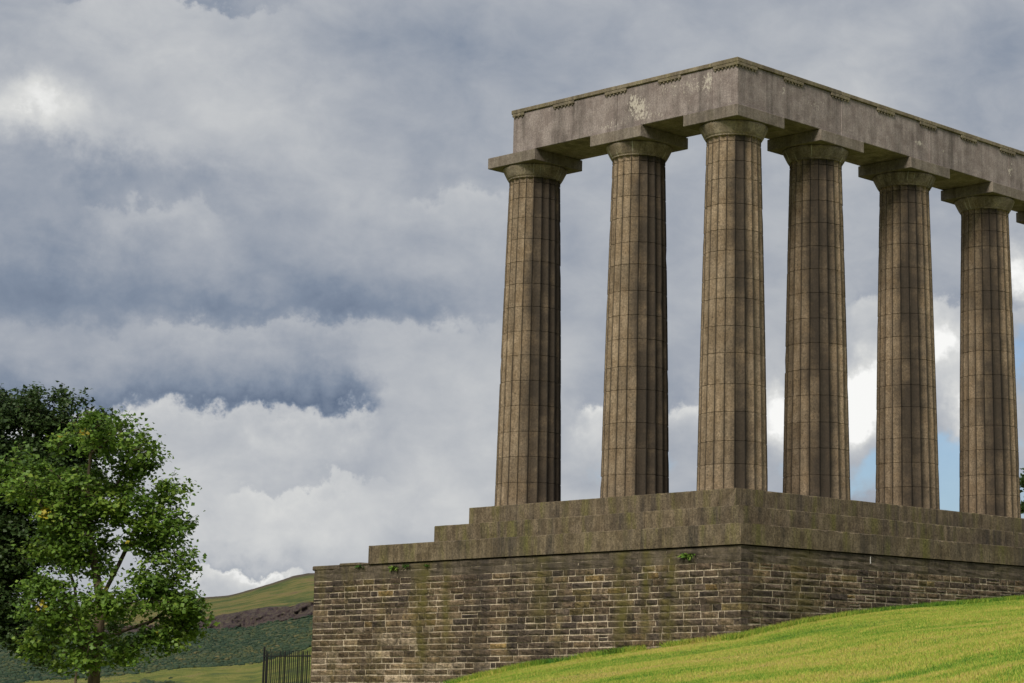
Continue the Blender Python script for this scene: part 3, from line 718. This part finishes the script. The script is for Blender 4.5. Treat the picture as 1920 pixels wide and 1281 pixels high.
# ------------------------------------------------------------------ trees
def leaf_mat(name, stops, trans=0.35):
    m, t, bs = new_mat(name); at = t.node('ShaderNodeAttribute'); at.attribute_name = 'tone'
    c = t.ramp(at.outputs['Fac'], stops); t.l.new(c, bs.inputs['Base Color']); bs.inputs['Roughness'].default_value = 0.5; bs.inputs['Specular IOR Level'].default_value = 0.3
    tr = t.node('ShaderNodeBsdfTranslucent'); t.l.new(c, tr.inputs[0]); mx = t.node('ShaderNodeMixShader'); mx.inputs[0].default_value = trans
    t.l.new(bs.outputs[0], mx.inputs[1]); t.l.new(tr.outputs[0], mx.inputs[2]); t.l.new(mx.outputs[0], t.n['Material Output'].inputs[0]); return m
M_leaf1 = leaf_mat('sycamore_leaf', [(0.0, (0.050, 0.105, 0.018)), (0.5, (0.130, 0.225, 0.032)), (0.9, (0.25, 0.33, 0.05)), (0.955, (0.28, 0.32, 0.055)), (0.965, (0.36, 0.31, 0.03)), (1.0, (0.40, 0.32, 0.03))])
M_leaf2 = leaf_mat('dark_leaf', [(0.0, (0.026, 0.052, 0.016)), (0.6, (0.050, 0.088, 0.024)), (1.0, (0.080, 0.120, 0.032))])
m, t, bs = new_mat('tree_bark'); pos = t.node('ShaderNodeNewGeometry').outputs['Position']
nb = t.noise(t.mapping(pos, (6, 6, 1.2)), 1.5, 5, 0.7)
t.l.new(t.ramp(nb, [(0.3, (0.045, 0.034, 0.022)), (0.6, (0.13, 0.10, 0.065)), (0.75, (0.16, 0.14, 0.09))]), bs.inputs['Base Color']); bump(t, bs, nb, 0.8, 0.05); M_bark = m

def px_point(x, y, D):          # point seen at photo position (x, y) standing D metres away on the ground plan
    v = Vector(((x-PPX)/F_PX, -(y-PPY)/F_PX, 1.0)); w = r2*v.x+u2*v.y+look*v.z
    w = w/math.hypot(w.x, w.y); return np.array([CAM[0]+w.x*D, CAM[1]+w.y*D, CAM[2]+w.z*D])
def tubes(segs, ns=6):          # segs: (p0, p1, r0, r1)
    V = []; F = []
    for p0, p1, ra, rb in segs:
        dd = p1-p0; L = np.linalg.norm(dd)
        if L < 1e-5: continue
        dd = dd/L; a = np.cross(dd, [0.3, 0.9, 0.2]); a /= np.linalg.norm(a); b = np.cross(dd, a); b0 = len(V)
        for p, rr in ((p0, ra), (p1, rb)):
            for i in range(ns): th_ = 2*math.pi*i/ns; V.append(p+rr*(math.cos(th_)*a+math.sin(th_)*b))
        for i in range(ns): F.append((b0+i, b0+(i+1) % ns, b0+ns+(i+1) % ns, b0+ns+i))
    return V, F
def build_tree(name, label, cat, D, trunks, discs, leafmat, seed, clumps_per, twigs_per, leaves_per, leaf_size, depth_f=1.0, tone_mu=0.45, yellow=(), group=None):
    rg = np.random.default_rng(seed)
    base = px_point(trunks[0][0][0], 1294, D); base[2] = float(ground_h(base[0], base[1]))
    tr = empty(name, tuple(base)); tag(tr, label, cat, group)
    view = np.array([math.cos(math.atan2(base[1]-CAM[1], base[0]-CAM[0])), math.sin(math.atan2(base[1]-CAM[1], base[0]-CAM[0])), 0])
    nodes = []; par = []; trunk_n = 0
    for ti, tk in enumerate(trunks):
        pts = [px_point(x, y, D+dd) for (x, y, dd) in tk]
        if ti == 0: pts[0] = base-np.array([0, 0, 0.3])
        prev = -1
        if ti > 0: prev = int(np.argmin([np.linalg.norm(np.array(q)-pts[0]) for q in nodes]))
        for a, b in zip(pts[:-1], pts[1:]):
            kseg = max(2, int(np.linalg.norm(b-a)/0.35))
            for s in range(kseg):
                nodes.append(a+(b-a)*(s/kseg)); par.append(prev); prev = len(nodes)-1
        nodes.append(pts[-1]); par.append(prev)
    trunk_n = len(nodes)
    sc = D/F_PX
    ends = []; clump_of = []; cl = []
    for dsc in discs:
        x, y, rx, ry = dsc[:4]; back = dsc[4] if len(dsc) > 4 else 0.0
        kk = max(2, int(clumps_per*(rx*ry)/(70*60)))
        for _ in range(kk):
            for _t in range(50):
                q = rg.uniform(-1, 1, 3)
                if q@q < 1 and (q@q > 0.25): break
            c = px_point(x+q[0]*rx*.8, y+q[1]*ry*.8, D)+view*(q[2]*max(rx, ry)*sc*depth_f+back)
            cl.append(c)
    for ci, c in enumerate(cl):
        crad = rg.uniform(0.5, 1.15)
        for _ in range(twigs_per):
            q = rg.normal(0, 1, 3); q /= np.linalg.norm(q); q = q*rg.uniform(.5, 1.0); q[2] = q[2]*0.8+0.05
            ends.append(c+q*crad); clump_of.append(ci)
    ends = np.array(ends); clump_of = np.array(clump_of)
    N = np.array(nodes)
    d0 = np.array([np.min(np.linalg.norm(N-e, axis=1)) for e in cl])
    # link clump centres first, nearest first, then twigs to their clump
    buf = np.zeros((60000, 3)); buf[:len(N)] = N; cnt = len(N); par = par+[0]*0; parr = list(par); centre_idx = {}
    def grow(target, cand_lo, bias):
        nonlocal cnt
        dv = target-buf[:cnt]; dist = np.linalg.norm(dv, axis=1)
        cost = dist+bias*np.maximum(0, -dv[:, 2])            # dislike branches that run downwards
        i0 = int(np.argmin(cost)); a = buf[i0].copy(); L = dist[i0]; kseg = max(1, int(L/0.4)); prev = i0
        ctrl = (a+target)/2+np.array([0, 0, 0.10*L])+rg.normal(0, 0.05*L, 3)
        for s in range(1, kseg+1):
            f = s/kseg; p = a*(1-f)**2+2*ctrl*f*(1-f)+target*f*f
            buf[cnt] = p; parr.append(prev); prev = cnt; cnt += 1
        return prev
    for ci in np.argsort(d0): centre_idx[ci] = grow(cl[ci], 0, 0.8)
    leaf_end = []
    for e, ci in zip(ends, clump_of):
        i0 = centre_idx[ci]; a = buf[i0]; mid = (a+e)/2+rg.normal(0, .05, 3)
        buf[cnt] = mid; parr.append(i0); buf[cnt+1] = e; parr.append(cnt); cnt += 2; leaf_end.append(cnt-1)
    w = np.zeros(cnt); w[leaf_end] = 1
    for i in range(cnt-1, -1, -1):
        if parr[i] >= 0 and parr[i] < i: w[parr[i]] += w[i]
        elif parr[i] > i: w[parr[i]] += w[i]
    rad = 0.0042*np.sqrt(np.maximum(w, 1))
    rad[:trunk_n] *= 1.2
    segT, segB = [], []
    for i in range(cnt):
        pi = parr[i]
        if pi < 0: continue
        r0, r1 = rad[pi], rad[i]
        if i < trunk_n:
            r0 = max(r0, 0.05); r1 = max(r1, 0.045)
            segT.append((buf[pi], buf[i], r0*1.02, r1))
        else: segB.append((buf[pi], buf[i], min(r0, rad[i]*1.25), r1))
    Vt, Ft = tubes(segT, 9); obj('trunk', make_mesh('trunk', Vt, Ft, [M_bark], True), tr)
    Vb, Fb = tubes(segB, 5); obj('branches', make_mesh('branches', Vb, Fb, [M_bark], True), tr)
    # leaves
    nE = len(ends); k = nE*leaves_per
    e = np.repeat(ends, leaves_per, 0); cc = np.repeat(np.array(cl)[clump_of], leaves_per, 0)
    off = rg.normal(0, 1, (k, 3))*np.array([0.17, 0.17, 0.10]); f = rg.random((k, 1))*0.55
    p = e+off+(cc-e)*f; p[:, 2] -= np.linalg.norm(off[:, :2], axis=1)*0.25
    L = leaf_size*rg.uniform(.6, 1.15, k)
    nrm = rg.normal(0, 0.55, (k, 3))+np.array([0, 0, 0.9])+(e-cc)*0.5; nrm /= np.linalg.norm(nrm, axis=1)[:, None]
    a = np.cross(nrm, rg.normal(0, 1, (k, 3))); a /= np.linalg.norm(a, axis=1)[:, None]; b = np.cross(nrm, a)
    La = (L[:, None]*a); Lb = (L[:, None]*b)
    droop = nrm*L[:, None]*0.22
    v = np.stack([p-La*.5, p-La*.05+Lb*.52-droop, p+La*.62-droop*.6, p-La*.05-Lb*.52-droop], 1)
    Fc = np.arange(4*k).reshape(-1, 4); tri = np.concatenate([Fc[:, [0, 1, 2]], Fc[:, [0, 2, 3]]])
    me = fast_mesh('foliage', v.reshape(-1, 3), tri, [leafmat])
    ctone = rg.normal(tone_mu, .10, len(cl)); tone = np.clip(ctone[np.repeat(clump_of, leaves_per)]+rg.normal(0, .14, k), 0, 0.93)
    for (yx, yy, yr) in yellow:
        c = px_point(yx, yy, D); dd = p-c; dd = dd-np.outer(dd@view, view); hit = (np.linalg.norm(dd, axis=1) < yr*sc) & ((p-c)@view < -0.3) & (rg.random(k) < .5); tone[hit] = 0.98
    atr = me.attributes.new('tone', 'FLOAT', 'POINT'); atr.data.foreach_set('value', np.repeat(tone, 4).astype(np.float32))
    obj('foliage', me, tr)
    return tr
D1 = 75.0
build_tree('sycamore_tree', 'bright green twin-trunked tree with a few yellow leaves at lower left', 'tree', D1,
    [[(178, 1320, 0), (176, 1268, 0), (186, 1180, 0), (187, 1120, 0), (176, 1050, 0.2), (163, 980, 0.3), (165, 900, 0), (170, 850, 0)],
     [(172, 1262, 0), (158, 1215, .3), (146, 1150, .8), (140, 1100, 1.2), (110, 1010, 1.5)],
     [(186, 1130, 0), (222, 1060, .8), (255, 990, 1.2)], [(186, 1200, 0), (240, 1180, .4), (285, 1165, .6)]],
    [(150, 825, 105, 48), (62, 885, 84, 45), (250, 865, 75, 50), (300, 935, 50, 60), (205, 925, 100, 60), (95, 955, 70, 40), (92, 1045, 66, 48), (300, 1030, 50, 60), (190, 1040, 70, 50),
     (325, 1150, 45, 40), (265, 1110, 60, 45), (100, 1125, 65, 45), (85, 1205, 45, 35), (215, 1185, 42, 36, 1.0), (290, 1185, 50, 22), (150, 1235, 24, 28, .9), (250, 990, 70, 50), (320, 1090, 42, 50), (225, 1120, 45, 40, -.8), (110, 1190, 55, 40, .5), (85, 1115, 45, 40), (150, 960, 90, 60), (335, 990, 22, 40), (345, 1120, 28, 50), (195, 1150, 40, 40, -1.1), (160, 1222, 28, 28, -.8), (225, 1215, 30, 26, -.3), (355, 1170, 26, 20), (335, 1185, 42, 22), (125, 1160, 30, 35, -1.2)],
    M_leaf1, 21, 6.6, 14, 20, 0.148, 0.8, yellow=[(118, 815, 9), (157, 818, 8), (85, 965, 11), (78, 1137, 10), (198, 1105, 5), (190, 845, 5), (115, 870, 6), (240, 1017, 4), (293, 1187, 4), (60, 870, 5), (140, 795, 6)])
build_tree('shade_tree', 'dark green broad tree at the left edge, behind the bright one', 'tree', 86.0,
    [[(-60, 1330, 0), (-60, 1150, 0), (-50, 1000, 0), (-30, 880, 0)], [(-60, 1150, 0), (10, 950, 0), (60, 860, 0)]],
    [(20, 750, 90, 38), (100, 775, 75, 36), (190, 800, 45, 26), (-70, 850, 110, 80), (20, 870, 80, 60), (-10, 960, 70, 70), (30, 1060, 60, 70), (-30, 1140, 60, 50), (160, 810, 50, 28), (60, 1170, 50, 50), (90, 1240, 30, 24), (110, 900, 70, 70), (120, 1010, 60, 60), (10, 1200, 25, 30), (30, 820, 100, 60), (0, 1100, 60, 60), (60, 940, 80, 60), (130, 850, 80, 50), (-10, 1010, 80, 60)],
    M_leaf2, 33, 14, 15, 24, 0.15, tone_mu=0.5)
build_tree('edge_tree', 'dark green tree at the right edge, seen past the rightmost column foot', 'tree', 108.0,
    [[(2010, 1180, 0), (2010, 1000, 0), (2000, 900, 0)]],
    [(1975, 915, 72, 55), (2030, 880, 80, 50), (1968, 975, 70, 45), (1945, 935, 40, 60), (2060, 980, 80, 60)], M_leaf2, 44, 12, 15, 24, 0.19, tone_mu=0.55)

# ------------------------------------------------------------------ iron railings
def railing(name, label, p0, p1, top, bottom, spacing, post_h):
    p0 = np.array(p0, float); p1 = np.array(p1, float); L = np.linalg.norm(p1-p0); n = int(L/spacing); e = empty(name, (p0[0], p0[1], bottom)); tag(e, label, 'railings', 'black iron railings left of the wall')
    ang = math.atan2(p1[1]-p0[1], p1[0]-p0[0])
    V, F = rbox(-.0105, .0105, -.0105, .0105, 0, top-bottom-0.04, .003)
    b0 = len(V); V = V+[(-.010, -.010, top-bottom-0.045), (.010, -.010, top-bottom-0.045), (.010, .010, top-bottom-0.045), (-.010, .010, top-bottom-0.045), (0, 0, top-bottom+0.03)]
    F = F+[[b0, b0+1, b0+4], [b0+1, b0+2, b0+4], [b0+2, b0+3, b0+4], [b0+3, b0, b0+4]]
    me = make_mesh('picket', V, F, [M_iron])
    for i in range(n+1):
        p = p0+(p1-p0)*(i/n); o = bpy.data.objects.new('picket', me); COL.objects.link(o); o.parent = e; o.location = (p[0]-p0[0], p[1]-p0[1], random.uniform(-.01, .01)); o.rotation_euler = (0, 0, ang)
    for zr in (top-0.17, bottom+0.12):
        V, F = rbox(0, L, -.024, .024, zr-.016-bottom, zr+.016-bottom, .003); o = bpy.data.objects.new('rail', make_mesh('rail', V, F, [M_iron])); COL.objects.link(o); o.parent = e; o.rotation_euler = (0, 0, ang)
    V, F = rbox(-.025, .025, -.025, .025, 0, post_h, .006); o = bpy.data.objects.new('end_post', make_mesh('end_post', V, F, [M_iron])); COL.objects.link(o); o.parent = e; o.location = (p1[0]-p0[0], p1[1]-p0[1], 0)
    return e
railing('iron_railing', 'black iron railing with thin spiked bars against the wall end', (-1.2, 15.78), (-1.0, 18.35), -4.05, -6.2, 0.105, 2.28)
railing('iron_railing', 'second row of black iron bars seen through the front railing', tuple(px_point(592, 1250, 75.0)[:2]), tuple(px_point(500, 1250, 76.0)[:2]), -3.97, -6.2, 0.17, 2.15)

# ------------------------------------------------------------------ small plants, droppings
m, t, bs = new_mat('weed_leaf'); at = t.node('ShaderNodeAttribute'); at.attribute_name = 'tone'
t.l.new(t.ramp(at.outputs['Fac'], [(0, (0.03, 0.07, 0.012)), (0.6, (0.075, 0.15, 0.02)), (1, (0.14, 0.19, 0.03))]), bs.inputs['Base Color']); M_weed = m
def weed(name, label, cat, c, nrm, spread, n, lmin, lmax, width, upw, grp, tone=0.5):
    c = np.array(c, float); nrm = np.array(nrm, float); V = []; T = []; side = np.cross(nrm, [0, 0, 1.0])
    for i in range(n):
        o = c+side*rng.normal(0, spread)+nrm*abs(rng.normal(0, spread*.3))
        d_ = nrm*abs(rng.normal(.4, .3))+side*rng.normal(0, .6)+np.array([0, 0, upw+rng.normal(0, .3)]); d_ /= np.linalg.norm(d_)
        L = rng.uniform(lmin, lmax); w_ = np.cross(d_, rng.normal(0, 1, 3)); w_ /= np.linalg.norm(w_); w_ *= width*rng.uniform(.6, 1.2)
        tip = o+d_*L; tip[2] -= L*.25
        V += [o-w_*.2, o+d_*L*.5-w_*.5, tip, o+d_*L*.5+w_*.5]; T += [np.clip(rng.normal(tone, .2), 0, 1)]*4
    k = len(V)//4; Fc = np.arange(4*k).reshape(-1, 4); me = fast_mesh(name, np.array(V)-c, Fc, [M_weed])
    a_ = me.attributes.new('tone', 'FLOAT', 'POINT'); a_.data.foreach_set('value', np.array(T, np.float32))
    o = obj(name, me, None, tuple(c)); return tag(o, label, cat, grp)
nA = (-1, 0, 0); nB = (0, -1, 0)
G1 = 'small plants rooted in the wall top'; G2 = 'weed clumps at the wall foot'
weed('fern', 'bright green fern in the joint below the steps near the corner', 'fern', (WF-.02, 0.45, -1.83), nA, .11, 60, .07, .17, .07, .25, G1, .75)
weed('fern', 'dark green tuft beside the broken cap stones, farthest left of the wall plants', 'fern', (WF-.02, 13.5, -1.66), nA, .08, 40, .06, .15, .045, .3, G1, .15)
weed('fern', 'yellowish moss tuft hanging under the left end of the lowest step', 'fern', (WF-.02, 11.95, -1.74), nA, .10, 50, .06, .16, .05, .1, G1, .7)
weed('fern', 'deep green tuft under the lowest step, right of the yellowish one', 'fern', (WF-.02, 11.4, -1.72), nA, .08, 45, .06, .15, .045, .3, G1, .25)
weed('fern', 'faint low sprig under the lowest step, rightmost of the left-hand tufts', 'fern', (WF-.02, 10.55, -1.73), nA, .05, 30, .05, .12, .04, .2, G1, .35)
def gz1(x, y): return float(ground_h(x, y))
for (px_, cx, cy, nn, sp_, n_, l0, l1, lab) in [
    (0, WF-.08, 0.25, nA, .14, 160, .12, .34, 'weed clump at the wall foot, nearest to the corner'), (0, WF-.10, 2.85, nA, .16, 260, .12, .34, 'widest grassy weed clump against the foot of the left wall'),
    (0, 1.1, WF-.08, nB, .15, 200, .10, .25, 'dense green weeds at the foot of the right wall, near the corner'), ]:
    weed('weed_clump', lab, 'weeds', (cx, cy, gz1(cx, cy)-.03), nn, sp_, n_, l0, l1, .034, 1.1, G2, .7)
# unmown fringe along both walls
k = 26000; yA = rng.uniform(-1.4, 9.6, k); cl_ = np.array([mnoise.noise(Vector((v*0.9, 0.3, 0))) for v in yA]); yA = yA[cl_ > rng.uniform(-.5, .35, k)]; xA = WF-0.02-np.abs(rng.normal(0, .14, len(yA))); kb = 22000; xB = rng.uniform(-1.4, 14, kb); yB = WF-0.02-np.abs(rng.normal(0, .12, kb))
tag(obj('grass_fringe', grass('grass_fringe', 0, np.concatenate([xA, xB]), np.concatenate([yA, yB]), .05, .21, .012, .03, -0.30)), 'longer dark grass growing along the foot of the walls', 'grass', kind='stuff')
# white dropping streak below the right step
V, F = rbox(4.02, 4.045, WF-.035, WF-.01, -1.86, -1.66, .008); tag(obj('dropping_streak', make_mesh('dropping_streak', V, F, [M_white])), 'short white streak of droppings on the right wall under the step', 'dropping')
# thin stake beside the trees
p = px_point(141, 1275, 79); zb = float(ground_h(p[0], p[1])); V, F = tubes([(np.array([p[0], p[1], zb-.1]), np.array([p[0]+.02, p[1], CAM[2]+0.75]), .05, .045)], 8)
tag(obj('wooden_stake', make_mesh('wooden_stake', V, F, [M_bark], True)), 'thin brown stake standing beside the twin trunks', 'stake')
